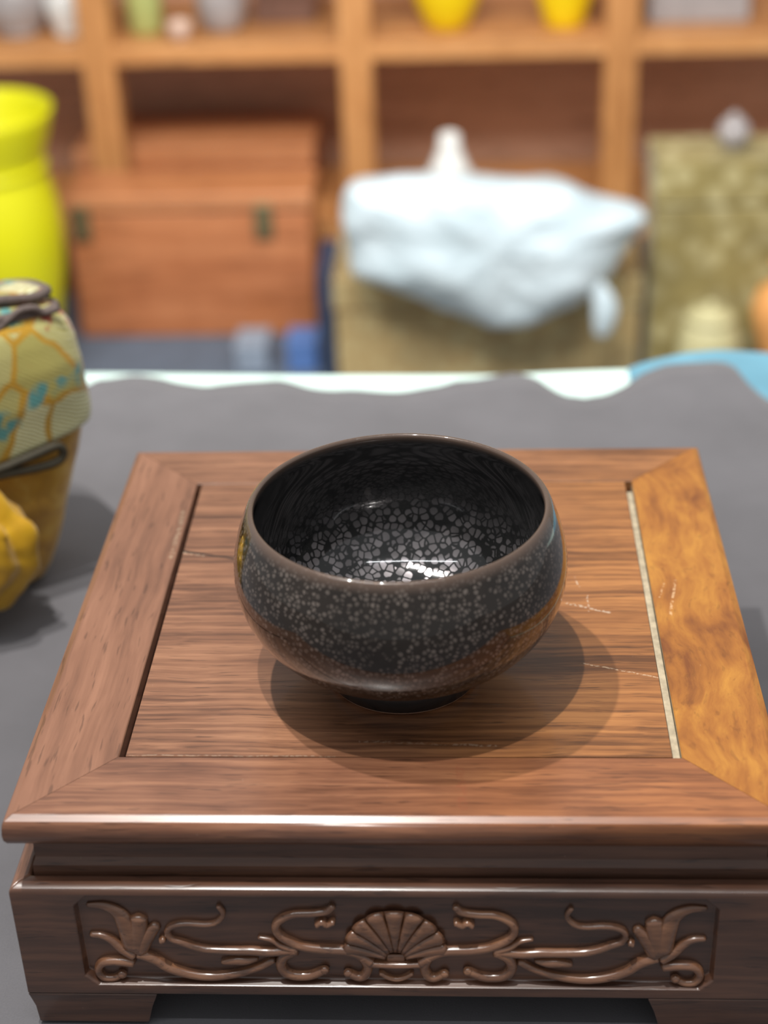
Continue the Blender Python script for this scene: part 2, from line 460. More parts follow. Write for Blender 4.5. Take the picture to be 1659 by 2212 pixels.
# the floating panel: a flat field and a thinner tongue reaching under the rails
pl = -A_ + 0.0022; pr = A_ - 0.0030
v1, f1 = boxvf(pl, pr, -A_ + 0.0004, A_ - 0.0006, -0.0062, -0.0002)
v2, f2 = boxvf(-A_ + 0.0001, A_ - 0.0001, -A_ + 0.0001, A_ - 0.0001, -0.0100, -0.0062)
o = mesh_obj('panel', v1 + v2, f1 + [tuple(i + 8 for i in q) for q in f2], [W_panel, W_waist], stand, OS, fmat=[0] * 6 + [1] * 6)  # tongue in dark wood: the shade inside the gaps is put into its colour
for q in range(len(o.data.polygons)): pass
st_ = box('lit_gap_strip', (pr + 0.0003, A_ - 0.0003, -A_ + 0.0006, 0.0830, -0.0062, -0.0010), M_raw_lit, stand, OS, 0.0002, 1)  # added strip, its pale colour stands in for the gap's lit floor
st_['label'] = 'pale strip added in the right hand gap of the top as its lit raw wood floor'
for i, side in enumerate(('front', 'back', 'left', 'right')):
    sweep('waist_board', side, [(0.104, -0.0285), (0.104, -0.0105), (0.1150, -0.0105), (0.1152, -0.0205), (0.1162, -0.0232), (0.1162, -0.0285)], W_waist)
ZA0, ZA1 = -0.0728, -0.0265
ap = [(0.108, ZA0), (0.108, -0.0285), (0.1166, -0.0285), (0.1172, ZA1), (0.1205, ZA1), (0.1227, ZA1 - 0.0010), (0.1232, ZA1 - 0.0026), (0.1232, ZA0)]
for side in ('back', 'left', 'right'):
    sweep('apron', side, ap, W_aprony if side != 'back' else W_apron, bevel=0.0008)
# front apron with its sunk field
YF = -0.1232; YR = -0.1202
def field(x0, x1, z0, z1, c):
    return [(x0 + c, z0), (x1 - c, z0), (x1, z0 + c), (x1, z1 - c), (x1 - c, z1), (x0 + c, z1), (x0, z1 - c), (x0, z0 + c)]
F0 = field(-0.1030, 0.1005, -0.0688, -0.0298, 0.0042)
F1 = field(-0.1022, 0.0997, -0.0678, -0.0306, 0.0042)
v = [(-0.1232, YF, ZA0), (0.1232, YF, ZA0), (0.1232, YF, ZA1 - 0.0026), (-0.1232, YF, ZA1 - 0.0026)]
v += [(x, YF, z) for x, z in F0] + [(x, YR, z) for x, z in F1]
f = [(0, 1, 5, 4), (1, 6, 5), (1, 2, 7, 6), (2, 8, 7), (2, 3, 9, 8), (3, 10, 9), (3, 0, 11, 10), (0, 4, 11)]
for k in range(8): f.append((4 + k, 4 + (k + 1) % 8, 12 + (k + 1) % 8, 12 + k))
f.append(tuple(range(12, 20)))
tops = [(0.1227, ZA1 - 0.0010), (0.1205, ZA1), (0.1172, ZA1), (0.1166, -0.0285), (0.108, -0.0285), (0.108, ZA0)]
pa, pb = 3, 2
for u, z in tops:
    a = len(v); v += [(-u, -u, z), (u, -u, z)]
    f.append((pa, pb, a + 1, a)); pa, pb = a, a + 1
f.append((pa, pb, 1, 0))
f.append((0, 3) + tuple(20 + 2 * k for k in range(6))); f.append((1, 2) + tuple(21 + 2 * k for k in range(6)))
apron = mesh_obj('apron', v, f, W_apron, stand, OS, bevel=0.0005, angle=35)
apron['label'] = 'front apron carved with a shell between leafy scrolls'

CARVE = [('scroll', 1.0, 1.5, [(-20.51, -35.32), (-22.53, -37.48), (-27.38, -38.47), (-33.18, -38.87), (-37.51, -41.28), (-39.33, -44.56), (-37.95, -48.27), (-34.55, -50.88), (-30.76, -52.83), (-24.96, -53.88), (-16.87, -54.46), (-12.41, -56.63), (-9.26, -59.5)]), ('scroll_tip', 0.9, 0.9, [(-26.01, -42.91), (-24.33, -41.38), (-22.78, -42.67), (-20.47, -41.35)]), ('scroll', 1.7, 1.3, [(-33.44, -54.19), (-37.2, -56.9), (-38.6, -60.95), (-37.17, -64.32), (-33.8, -65.86), (-28.85, -65.58), (-24.45, -63.04)]), ('scroll', 1.5, 1.2, [(-12.08, -56.63), (-10.3, -61.08), (-11.43, -65.15), (-13.76, -66.08), (-16.8, -64.31)]), ('stem', 0.5, 1.3, [(-45.16, -49.22), (-40.99, -50.06), (-37.88, -52.24), (-33.42, -53.74)]), ('vine', 0.7, 1.4, [(-57.14, -35.63), (-55.81, -39.07), (-58.04, -42.56), (-61.7, -43.68), (-67.51, -43.3), (-71.79, -44.0), (-74.29, -46.21), (-73.63, -49.51), (-70.2, -51.24), (-66.13, -53.2), (-61.33, -54.48), (-53.17, -54.84), (-47.84, -54.78), (-42.64, -55.17), (-38.04, -54.68), (-33.1, -53.96)]), ('vine', 1.6, 1.1, [(-84.82, -56.07), (-79.82, -58.71), (-75.26, -62.72), (-68.89, -65.37), (-62.35, -66.43), (-55.67, -65.67), (-50.16, -64.01), (-45.05, -61.7), (-40.91, -58.73)]), ('bud', 0.6, 1.2, [(-57.76, -60.04), (-53.39, -58.87), (-49.77, -58.83), (-46.13, -58.34)]), ('scroll', 1.0, 1.5, [(-91.17, -65.63), (-94.05, -67.49), (-97.51, -67.07), (-98.77, -63.67), (-96.72, -60.47), (-92.16, -59.74), (-86.91, -60.14)]), ('leaf', 0.6, 2.9, [(-99.14, -35.77), (-93.67, -36.16), (-89.48, -39.15), (-87.49, -44.58), (-85.84, -53.4)]), ('leaf', 2.0, 2.4, [(-83.17, -40.83), (-83.67, -45.42), (-85.28, -54.29)]), ('leaf', 1.2, 2.2, [(-77.68, -44.27), (-80.3, -47.59), (-84.72, -55.17)]), ('leaf', 0.7, 1.5, [(-99.56, -48.44), (-95.83, -48.84), (-92.78, -50.8), (-89.9, -54.33), (-86.23, -56.98)]), ('knob', 1.0, 1.0, [(-76.81, -50.2), (-75.6, -49.52)])]
XC = -0.0012
def relief(name, pts, r0, r1, mir):
    path = catmull([Vector(((2 * XC * 1000 - x if mir else x) / 1000, YR - 0.0004, z / 1000)) for x, z in pts], 6)
    n = len(path)
    rad = []
    for i in range(n):
        t = i / (n - 1)
        r = (r0 + (r1 - r0) * t) / 1000
        if name == 'carved_bud': r = (0.4 + 1.1 * math.sin(PI * (0.1 + 0.8 * t))) / 1000
        rad.append(r * (1.45 if name == 'carved_leaf' else 1.25))
    fl_ = (Vector((0, 1, 0)), 0.0026 / max(rad))
    return tube(name, path, rad, W_carve, apron, OS, sides=10, flat=fl_)
for nm, r0, r1, pts in CARVE:
    for mir in (False, True):
        relief('carved_' + nm, pts, r0, r1, mir)
        if nm == 'scroll' and len(pts) in (5, 7):
            e = pts[-1] if len(pts) == 5 or pts[0][0] > -60 else pts[0]
            x = (2 * XC * 1000 - e[0] if mir else e[0]) / 1000
            lathe('carved_knob', [(0, 0.0017), (0.0009, 0.0014), (0.0015, 0.0007), (0.0017, 0), (0.0015, -0.0007), (0.0009, -0.0014), (0, -0.0017)], (x, YR - 0.0009, e[1] / 1000), W_carve, apron, OS, n=14)
# base bar and pendant under the shell
tube('carved_bar', catmull([(XC - 0.0085, YR - 0.0004, -0.0598), (XC, YR - 0.0004, -0.0603), (XC + 0.0085, YR - 0.0004, -0.0598)], 8), 0.0012, W_carve, apron, OS, flat=(Vector((0, 1, 0)), 2.0))
tube('carved_pendant', catmull([(XC - 0.0052, YR - 0.0004, -0.0640), (XC - 0.003, YR - 0.0004, -0.0658), (XC, YR - 0.0004, -0.0668), (XC + 0.003, YR - 0.0004, -0.0658), (XC + 0.0052, YR - 0.0004, -0.0640)], 6), 0.0009, W_carve, apron, OS, flat=(Vector((0, 1, 0)), 2.0))
# the shell: nine lobes fanned from a low point
shell = mesh_obj('shell_carving', *boxvf(XC - 0.003, XC + 0.003, YR - 0.0012, YR, -0.0592, -0.0562), W_carve, stand, OS, bevel=0.0008)
shell['label'] = 'fan shaped shell carved in relief at the middle of the front apron'
BASEZ = -0.0585
def shell_r(a):                     # a measured from straight up
    c, s = abs(math.cos(a)), abs(math.sin(a))
    return 1.0 / math.sqrt((c / 0.0222) ** 2 + (s / 0.0168) ** 2) * (1.0 + 0.10 * s * c)
NL = 9
lim = math.radians(82)
for k in range(NL):
    a0 = -lim + 2 * lim * k / NL; a1 = -lim + 2 * lim * (k + 1) / NL
    v, f = [], []
    NT_, NS = 10, 8
    for i in range(NT_ + 1):
        t = 0.22 + 0.78 * i / NT_
        for j in range(NS + 1):
            s = j / NS
            sw = s * 0.95 + 0.025
            a = a0 + (a1 - a0) * sw
            bend = (1 - t) * 0.25 * math.sin(a)
            r = shell_r(a) * t * (1 - 0.035 * (2 * s - 1) ** 2 * (t > 0.9))
            h = 0.0006 + 0.0019 * (1 - (2 * s - 1) ** 2) ** 0.5 * (0.55 + 0.45 * t) * (1.0 if i < NT_ else 0.35)
            v.append((XC + r * math.sin(a - bend), YR - h, BASEZ + r * math.cos(a - bend) * 0.98))
    for i in range(NT_):
        for j in range(NS):
            q = i * (NS + 1) + j
            f.append((q, q + 1, q + NS + 2, q + NS + 1))
    o = mesh_obj('shell_lobe', v, f, W_carve, shell, OS, smooth=True)
    s_ = o.modifiers.new('thick', 'SOLIDIFY'); s_.thickness = 0.0009; s_.offset = 0
# feet: L shaped blocks
for sx in (-1, 1):
    for sy in (-1, 1):
        v = []
        for (ou, arm, th, z) in ((0.1215, 0.0370, 0.014, ZT + 0.0012), (0.1219, 0.0395, 0.015, -0.0800), (0.1229, 0.0424, 0.016, -0.0745), (0.1232, 0.0432, 0.016, -0.0730)):
            for x, y in ((ou, ou), (ou - arm, ou), (ou - arm, ou - th), (ou - th, ou - th), (ou - th, ou - arm), (ou, ou - arm)):
                v.append((sx * x, sy * y, z))
        f = [(0, 1, 2, 3, 4, 5), tuple(range(18, 24))]
        for L_ in range(3):
            for k in range(6):
                f.append((L_ * 6 + k, L_ * 6 + (k + 1) % 6, L_ * 6 + 6 + (k + 1) % 6, L_ * 6 + 6 + k))
        mesh_obj('foot', v, f, W_apron, stand, OS, bevel=0.0006, angle=35)

# ------------------------------------------------------------------ the oil-spot bowl
def glaze(name, scale, spot_col, thr, base, rim, spot_rough, metal, fade=None, gap=0.03):
    n = NT(name)
    wv = n.vmath('ADD', n.obj, n.vmath('SCALE', n.vmath('SUBTRACT', n.noisecol(n.obj, 500.0, 1.0), (0.5, 0.5, 0.5)), scale=0.0006))
    vo = n.voronoi(wv, scale)
    edge = n.voronoi(wv, scale, 'DISTANCE_TO_EDGE').outputs['Distance']
    rnd = n.xyz(vo.outputs['Color'])
    d = n.math('ADD', vo.outputs['Distance'], n.math('MULTIPLY', rnd[0], 0.14))
    spot = n.math('SUBTRACT', 1.0, n.step(d, thr - 0.05, thr + 0.05))
    spot = n.math('MULTIPLY', spot, n.step(edge, gap, gap + 0.06))
    z = n.xyz()[2]
    cloud = n.noise(n.obj, 45.0, 3.0)
    amt = n.math('MULTIPLY', spot, n.math('ADD', n.math('MULTIPLY', rnd[1], 0.6), 0.4), clamp=True)
    amt = n.math('MULTIPLY', amt, n.math('ADD', n.math('MULTIPLY', n.step(cloud, 0.35, 0.6), 0.5), 0.5))
    if fade: amt = n.math('MULTIPLY', amt, n.step(z, fade[0], fade[1]))
    b0 = n.ramp(cloud, [(0.35, base), (0.7, tuple(x * 1.7 for x in base))])
    c = n.mix(amt, b0, spot_col)
    rm = n.step(z, 0.0630, 0.0668)
    c = n.mix(n.math('MULTIPLY', rm, 0.85), c, rim)
    rough = n.math('ADD', n.math('MULTIPLY', amt, spot_rough - 0.12), 0.12)
    rough = n.math('ADD', rough, n.math('MULTIPLY', rm, 0.15))
    n.bump(n.math('ADD', n.math('MULTIPLY', amt, 0.4), n.math('MULTIPLY', cloud, 0.5)), 0.06, 0.0004)
    return n.out(Base_Color=c, Roughness=rough, Metallic=n.math('MULTIPLY', amt, metal), Coat_Weight=0.7, Coat_Roughness=0.035, Specular_IOR_Level=0.2)
G_out = glaze('glaze_outside', 600.0, (0.17, 0.138, 0.118), 0.50, (0.013, 0.009, 0.0065), (0.10, 0.066, 0.050), 0.35, 0.4, gap=0.08)
G_in = glaze('glaze_inside', 360.0, (0.33, 0.30, 0.31), 0.64, (0.010, 0.010, 0.010), (0.10, 0.066, 0.050), 0.30, 0.75, fade=(0.048, 0.006), gap=0.07)
G_foot = plain('glaze_foot', (0.016, 0.013, 0.012), 0.22, 0.2, 200.0, coat=0.5)
G_clay = plain('bare_clay', (0.34, 0.19, 0.12), 0.8, 0.2, 400.0)
BC = (0.0004, -0.0428, 0.0)
bowl = thing('tea_bowl', BC, 'black oil-spot glazed tea bowl with silvery speckles on the wooden stand', 'bowl')
outer = [(0.0, 0.0088), (0.018, 0.0091), (0.0255, 0.0098), (0.0315, 0.0116), (0.0381, 0.0150), (0.0445, 0.0197), (0.0498, 0.0255), (0.0533, 0.0320), (0.0551, 0.0388), (0.0556, 0.0450), (0.0549, 0.0508), (0.0536, 0.0562), (0.0518, 0.0615), (0.0503, 0.0650), (0.0495, 0.0664), (0.0487, 0.0671)]
inner = [(0.0478, 0.0670), (0.0472, 0.0660), (0.0476, 0.0635), (0.0492, 0.0590), (0.0507, 0.0530), (0.0512, 0.0460), (0.0508, 0.0390), (0.0490, 0.0310), (0.0455, 0.0246), (0.0405, 0.0190), (0.0340, 0.0152), (0.0260, 0.0130), (0.0160, 0.0119), (0.0070, 0.0115), (0.0, 0.0114)]
prof = outer + inner
body = lathe('bowl_body', prof, BC, [G_out, G_in], bowl, BC, n=96, fmat_fn=lambda i: 0 if i < len(outer) else 1)
ss = body.modifiers.new('smooth', 'SUBSURF'); ss.levels = 1; ss.render_levels = 2
fr = lathe('foot_ring', [(0.0195, 0.0092), (0.0202, 0.0004), (0.0212, 0.0), (0.0250, 0.0), (0.0257, 0.0005), (0.0261, 0.0011), (0.0263, 0.0050), (0.0262, 0.0102), (0.0195, 0.0092)], BC, [G_foot, G_clay], bowl, BC, n=72, fmat_fn=lambda i: 1 if 1 <= i <= 4 else 0)
fr['label'] = 'dark foot ring with a bare clay edge'

# ------------------------------------------------------------------ brocade pouch at the left
def brocade(name, base, pale, vein, teal, red, scale):
    n = NT(name)
    wv = n.vmath('ADD', n.obj, n.vmath('SCALE', n.vmath('SUBTRACT', n.noisecol(n.obj, 30.0, 2.0), (0.5, 0.5, 0.5)), scale=0.02))
    e = n.voronoi(wv, scale, 'DISTANCE_TO_EDGE').outputs['Distance']
    rnd = n.xyz(n.voronoi(wv, scale).outputs['Color'])
    hatch = n.wave(n.mapping((1, 1, 1), rot=(0.5, 0.8, 0.4)), 190.0, 3.0)
    patch = n.noise(n.obj, 24.0, 2.0)
    c = n.mix(n.math('MULTIPLY', hatch, n.step(rnd[0], 0.15, 0.5)), base, pale)
    c = n.mix(n.math('SUBTRACT', 1.0, n.step(e, 0.025, 0.065)), c, vein)
    c = n.mix(n.math('MULTIPLY', n.step(patch, 0.56, 0.60), n.step(n.noise(n.obj, 130.0, 2.0), 0.42, 0.5)), c, teal)
    p2 = n.noise(n.mapping((1, 1, 1), (0.31, 0.2, 0.6)), 26.0, 2.0)
    c = n.mix(n.math('MULTIPLY', n.step(p2, 0.56, 0.60), n.step(n.noise(n.obj, 160.0, 2.0), 0.5, 0.58)), c, red)
    thread = n.noise(n.mapping((1500, 1500, 300)), 1.0, 2.0)
    n.bump(n.math('ADD', thread, n.math('MULTIPLY', hatch, 0.7)), 0.3, 0.0006)
    return n.out(Base_Color=c, Roughness=0.42, Metallic=0.25, Sheen_Weight=0.3)
B_flap = brocade('flap_brocade', (0.42, 0.37, 0.10), (0.86, 0.85, 0.56), (0.50, 0.27, 0.015), (0.10, 0.30, 0.28), (0.40, 0.06, 0.03), 34.0)
sat = NT('gold_satin')
kk = sat.noise(sat.obj, 60.0, 4.0, 0.6, 0.6)
sat.bump(sat.noise(sat.obj, 90.0, 3.0), 0.4, 0.002)
M_satin = sat.out(Base_Color=sat.ramp(kk, [(0.3, (0.36, 0.17, 0.012)), (0.55, (0.58, 0.31, 0.025)), (0.75, (0.72, 0.48, 0.10))]), Roughness=0.38, Metallic=0.2, Sheen_Weight=0.3)
sat2 = NT('yellow_satin')
kk = sat2.noise(sat2.obj, 40.0, 3.0)
M_satin2 = sat2.out(Base_Color=sat2.ramp(kk, [(0.3, (0.48, 0.24, 0.008)), (0.7, (0.68, 0.40, 0.015))]), Roughness=0.3, Metallic=0.2, Sheen_Weight=0.2)
M_trim = plain('brown_trim', (0.115, 0.085, 0.075), 0.8, 0.2, 500.0, bump=0.3)
M_cord = plain('dark_cord', (0.030, 0.023, 0.010), 0.7, 0.2, 600.0, bump=0.3)

PC = (-0.2265, 0.1550)
TURN = math.radians(35)
def lean(p):
    """the pouch's top slopes down towards the back"""
    dx, dy = p.x - PC[0], p.y - PC[1]
    p = Vector((PC[0] + dx * math.cos(TURN) - dy * math.sin(TURN), PC[1] + dx * math.sin(TURN) + dy * math.cos(TURN), p.z))   # it stands turned on the table
    k = max(0.0, min(1.0, (p.z + 0.03) / 0.08))
    return Vector((p.x, p.y, p.z - 0.30 * max(0.0, p.y - 0.160) * k))
OPo = (PC[0], PC[1], ZT)
pouch = thing('brocade_pouch', OPo, 'gold brocade fabric pouch with brown trim standing left of the stand', 'pouch')
PT = [(-0.0890, 0.034, 0.024), (-0.0870, 0.040, 0.029), (-0.0780, 0.045, 0.032), (-0.0500, 0.055, 0.035), (-0.0250, 0.0635, 0.037), (-0.0030, 0.0690, 0.038), (0.0100, 0.0690, 0.039), (0.0250, 0.0680, 0.038), (0.0360, 0.0670, 0.0355), (0.0430, 0.0660, 0.0330), (0.0475, 0.0640, 0.030)]
def pouch_size(z):
    return interp([(a, b) for a, b, c in PT], z), interp([(a, c) for a, b, c in PT], z)
def superell(a, hx, hy, p=6.0):
    c, s = math.cos(a), math.sin(a)
    r = (abs(c) ** p + abs(s) ** p) ** (-1.0 / p)
    return hx * r * c, hy * r * s
def ring_mesh(zs_fn, nz, na, off, noise_amp, nscale, cap_bottom=False, cap_top=False):
    v, f = [], []
    for i in range(nz + 1):
        for k in range(na):
            a = 2 * PI * k / na
            z = zs_fn(i / nz, a)
            hx, hy = pouch_size(z)
            x, y = superell(a, hx + off, hy + off)
            p = Vector((PC[0] + x, PC[1] + y, z))
            d = Vector((x, y, 0)).normalized()
            p += d * fbm(p, nscale) * noise_amp
            v.append(tuple(lean(p)))
    for i in range(nz):
        for k in range(na):
            f.append((i * na + k, i * na + (k + 1) % na, (i + 1) * na + (k + 1) % na, (i + 1) * na + k))
    if cap_bottom: f.append(tuple(range(na)))
    if cap_top:
        c = len(v); v.append(tuple(lean(Vector((PC[0], PC[1], zs_fn(1, 0) + 0.003)))))
        for k in range(na): f.append((nz * na + k, nz * na + (k + 1) % na, c))
    return v, f
v, f = ring_mesh(lambda t, a: ZT + 0.0005 + (0.0465 - ZT) * t, 40, 96, 0.0, 0.0009, 45.0, True, True)
mesh_obj('pouch_body', v, f, M_satin, pouch, OPo, smooth=True)
# flap: brocade wrapped round the upper half, lower edge slanting up to the right
def flap_edge(a):
    x = math.cos(a)
    return -0.0185 + 0.0165 * x + 0.001 * math.sin(3 * a)
v, f = ring_mesh(lambda t, a: flap_edge(a) + (0.0475 - flap_edge(a)) * t, 30, 120, 0.0024, 0.0011, 40.0, False, True)
o = mesh_obj('flap', v, f, B_flap, pouch, OPo, smooth=True)
s_ = o.modifiers.new('thick', 'SOLIDIFY'); s_.thickness = 0.0014; s_.offset = 0
o['label'] = 'green gold brocade flap with feather pattern'
# the folded top: two layers of brocade lying over each other, with brown edging
def fold(name, cx, cy, z, hx, hy, tilt, mat, thick):
    v, f = [], []
    na, nr = 120, 8
    for i in range(nr + 1):
        t = i / nr
        for k in range(na):
            a = 2 * PI * k / na
            x, y = superell(a, hx * t, hy * t, 6.0)
            p = Vector((cx + x, cy + y, z + tilt * x + 0.0016 * math.sin(x * 120 + y * 60)))
            if i == nr: p.z -= thick * 0.5
            v.append(tuple(lean(p)))
    for i in range(nr):
        for k in range(na):
            f.append((i * na + k, i * na + (k + 1) % na, (i + 1) * na + (k + 1) % na, (i + 1) * na + k))
    o = mesh_obj(name, v, f, mat, pouch, OPo, smooth=True)
    s_ = o.modifiers.new('thick', 'SOLIDIFY'); s_.thickness = thick; s_.offset = 0
    return o
def rim_pts(hx, hy, cx, cy, z, tilt, off=0.0, n=120):
    out = []
    for k in range(n):
        a = 2 * PI * k / n
        x, y = superell(a, hx + off, hy + off, 6.0)
        out.append(lean(Vector((cx + x, cy + y, z + tilt * x + 0.0016 * math.sin(x * 120 + y * 60)))))
    return out
fold('top_fold', PC[0] - 0.001, PC[1] + 0.001, 0.0495, 0.065, 0.031, 0.04, B_flap, 0.003)
tube('trim', rim_pts(0.065, 0.0325, PC[0] - 0.001, PC[1] + 0.001, 0.0480, 0.04), 0.0021, M_trim, pouch, OPo, sides=8, closed=True)
fold('top_fold', PC[0] + 0.000, PC[1] - 0.003, 0.0560, 0.062, 0.020, 0.03, B_flap, 0.004)
tube('trim', rim_pts(0.062, 0.020, PC[0] + 0.000, PC[1] - 0.003, 0.0550, 0.03, 0.0005), 0.0024, M_trim, pouch, OPo, sides=8, closed=True)
# looped ribbon on the top edge
lp = catmull([(-0.1850, 0.1440, 0.0450), (-0.1782, 0.1491, 0.0500), (-0.1725, 0.1530, 0.0530), (-0.1673, 0.1567, 0.0522), (-0.1642, 0.1589, 0.0492), (-0.1588, 0.1627, 0.0495)], 8)
tube('ribbon', lp, 0.0017, M_trim, pouch, OPo, sides=8)
# dark cord loop hanging below the flap at the front
lp = catmull([(-0.2000, 0.1210, -0.0150), (-0.1919, 0.1267, -0.0146), (-0.1846, 0.1317, -0.0139), (-0.1736, 0.1395, -0.0123), (-0.1639, 0.1463, -0.0110), (-0.1615, 0.1479, -0.0145), (-0.1632, 0.1468, -0.0180), (-0.1679, 0.1434, -0.0190), (-0.1761, 0.1377, -0.0184), (-0.1849, 0.1315, -0.0172), (-0.1990, 0.1216, -0.0170)], 8)
tube('cord_loop', lp, 0.0021, M_cord, pouch, OPo, sides=10)
# gathered satin bow bulging at the front
def puff(name, c, r, mat, ridges, depth, rot=0.0):
    v, f = [], []
    na, nb = 64, 40
    for i in range(nb + 1):
        ph = PI * i / nb
        for k in range(na):
            th = 2 * PI * k / na
            d = Vector((math.sin(ph) * math.cos(th), math.cos(ph), math.sin(ph) * math.sin(th)))
            w = 1 + depth * math.sin(ridges * ph + 1.2 * math.sin(th + rot)) * math.sin(ph) + 0.10 * fbm(d, 2.2)
            v.append((c[0] + r[0] * d.x * w, c[1] + r[1] * d.y * w, c[2] + r[2] * d.z * w))
    for i in range(nb):
        for k in range(na):
            f.append((i * na + k, i * na + (k + 1) % na, (i + 1) * na + (k + 1) % na, (i + 1) * na + k))
    bm_v = v
    return mesh_obj(name, v, f, mat, pouch, OPo, smooth=True)
puff('bow', (-0.2060, 0.1120, -0.0450), (0.034, 0.022, 0.031), M_satin2, 9.0, 0.09)
puff('bow', (-0.2040, 0.1040, -0.0330), (0.024, 0.014, 0.013), M_satin2, 7.0, 0.10, 1.0)

# ------------------------------------------------------------------ background: shelf unit
W_shelf = wood('shelf_wood', (0.40, 0.17, 0.055), (0.56, 0.255, 0.088), (0.68, 0.34, 0.13), 0, 0.5, 60.0, 4.0, 0.15, seed=30.0)
W_post = wood('post_wood', (0.40, 0.17, 0.055), (0.54, 0.245, 0.082), (0.65, 0.32, 0.12), 2, 0.5, 60.0, 4.0, 0.15, seed=33.0)
W_shback = wood('shelf_back_wood', (0.44, 0.25, 0.16), (0.54, 0.32, 0.215), (0.64, 0.39, 0.27), 0, 0.55, 40.0, 3.0, 0.1, seed=36.0)
OSH = (-0.16, 2.36, -Z0)
sh = thing('shelf_unit', OSH, 'large orange-brown wooden shelf unit with square open compartments at the back', 'shelf')
PX = [-1.02, -0.590, -0.160, 0.276, 0.712]
for x in PX:
    box('post', (x - 0.027, x + 0.027, 2.200, 2.262, -Z0, 0.25), W_post, sh, OSH, 0.003)
for zt in (-0.90, -0.660, -0.347, -0.02, 0.25):
    box('shelf_board', (PX[0] - 0.02, PX[-1] + 0.02, 2.203, 2.520, zt - 0.034, zt), W_shelf, sh, OSH, 0.002)
for a, b in zip(PX, PX[1:]):
    box('back_panel', (a, b - 0.001, 2.520, 2.532, -Z0, 0.25), W_shback, sh, OSH, 0.0)

# low plinth with slate blue cover
M_slate = cloth_mat('slate_cloth', (0.085, 0.115, 0.165), 0.85, 0.2, 500.0, 0.15)
pt = thing('plinth', (0, 1.9, -Z0), 'low plinth covered in slate blue cloth in front of the shelf', 'plinth')
box('plinth_body', (-1.05, 0.85, 1.63, 2.18, -Z0, ZP - 0.006), M_tablewood, pt, (0, 1.9, -Z0))
box('cover', (-1.06, 0.86, 1.62, 2.185, ZP - 0.006, ZP), M_slate, pt, (0, 1.9, -Z0), 0.002)

# orange chest with metal latches
W_chest = wood('chest_wood', (0.36, 0.115, 0.042), (0.47, 0.165, 0.064), (0.56, 0.215, 0.090), 0, 0.45, 50.0, 4.0, 0.2, seed=40.0)
W_lid = wood('chest_lid_wood', (0.42, 0.155, 0.060), (0.53, 0.215, 0.088), (0.62, 0.27, 0.12), 0, 0.45, 50.0, 4.0, 0.2, seed=43.0)
M_brass = plain('tarnished_brass', (0.20, 0.17, 0.09), 0.45, 0.25, 60.0, metallic=0.5)
OCH = (-0.42, 2.05, ZP)
ch = thing('wooden_chest', OCH, 'reddish orange wooden chest with two brass latches before the shelf', 'chest')
box('chest_body', (-0.622, -0.228, 1.985, 2.110, ZP, -0.557), W_chest, ch, OCH, 0.004)
box('lid', (-0.626, -0.224, 1.980, 2.113, -0.555, -0.530), W_lid, ch, OCH, 0.005)
for lx in (-0.598, -0.303):
    la = box('latch', (lx - 0.015, lx + 0.015, 1.976, 1.985, -0.602, -0.545), M_brass, ch, OCH, 0.003)
    lathe('latch_pin', [(0, 0.004), (0.004, 0.003), (0.0045, 0.0), (0.004, -0.003), (0, -0.004)], (lx, 1.974, -0.585), M_brass, la, OCH, n=12)

# flat box lying in the shelf behind the post
OFB = (-0.45, 2.36, -0.660)
fb = thing('flat_box', OFB, 'long flat orange wooden box lying on the shelf behind the post', 'box')
box('box_body', (-0.664, -0.248, 2.275, 2.470, -0.660, -0.576), W_chest, fb, OFB, 0.003)
box('lid', (-0.667, -0.245, 2.272, 2.473, -0.575, -0.545), W_lid, fb, OFB, 0.003)

# yellow vase at the left
def yellow_mat(name, c):
    return plain(name, c, 0.42, 0.04, 12.0, coat=0.15)
M_yel = yellow_mat('yellow_glaze', (0.62, 0.60, 0.002))
M_yel2 = yellow_mat('golden_yellow_glaze', (0.85, 0.60, 0.004))
def hollow(prof, th=0.006):
    """outer profile from the axis up to the lip, then back down inside"""
    inn = [(max(r - th, 0.0), z) for r, z in prof[1:]]
    inn = [(r, z) for r, z in inn if z > prof[1][1] + th]
    return prof + [(prof[-1][0] - th * 0.5, prof[-1][1] + th * 0.35)] + inn[::-1] + [(0.0, prof[0][1] + th)]
def vase(name, c, prof, mat, label, cat, group=None, n=48, extra=None):
    e = thing(name, c, label, cat, group)
    lathe('vase_body', hollow(prof), c, mat, e, c, n=n)
    if extra: extra(e)
    return e
c = (-0.684, 1.80, ZP)
vase('flared_vase', c, [(0, 0), (0.062, 0), (0.066, 0.008), (0.070, 0.06), (0.086, 0.14), (0.097, 0.20), (0.101, 0.26), (0.098, 0.30), (0.090, 0.335), (0.084, 0.358), (0.088, 0.375), (0.098, 0.40), (0.106, 0.430), (0.109, 0.442)], M_yel,
     'tall bright yellow vase with flared mouth behind the brocade pouch', 'vase',
     extra=lambda e: tube('neck_band', [(c[0] + 0.0865 * math.cos(2 * PI * k / 48), c[1] + 0.0865 * math.sin(2 * PI * k / 48), ZP + 0.358) for k in range(48)], 0.005, M_yel, e, c, closed=True))

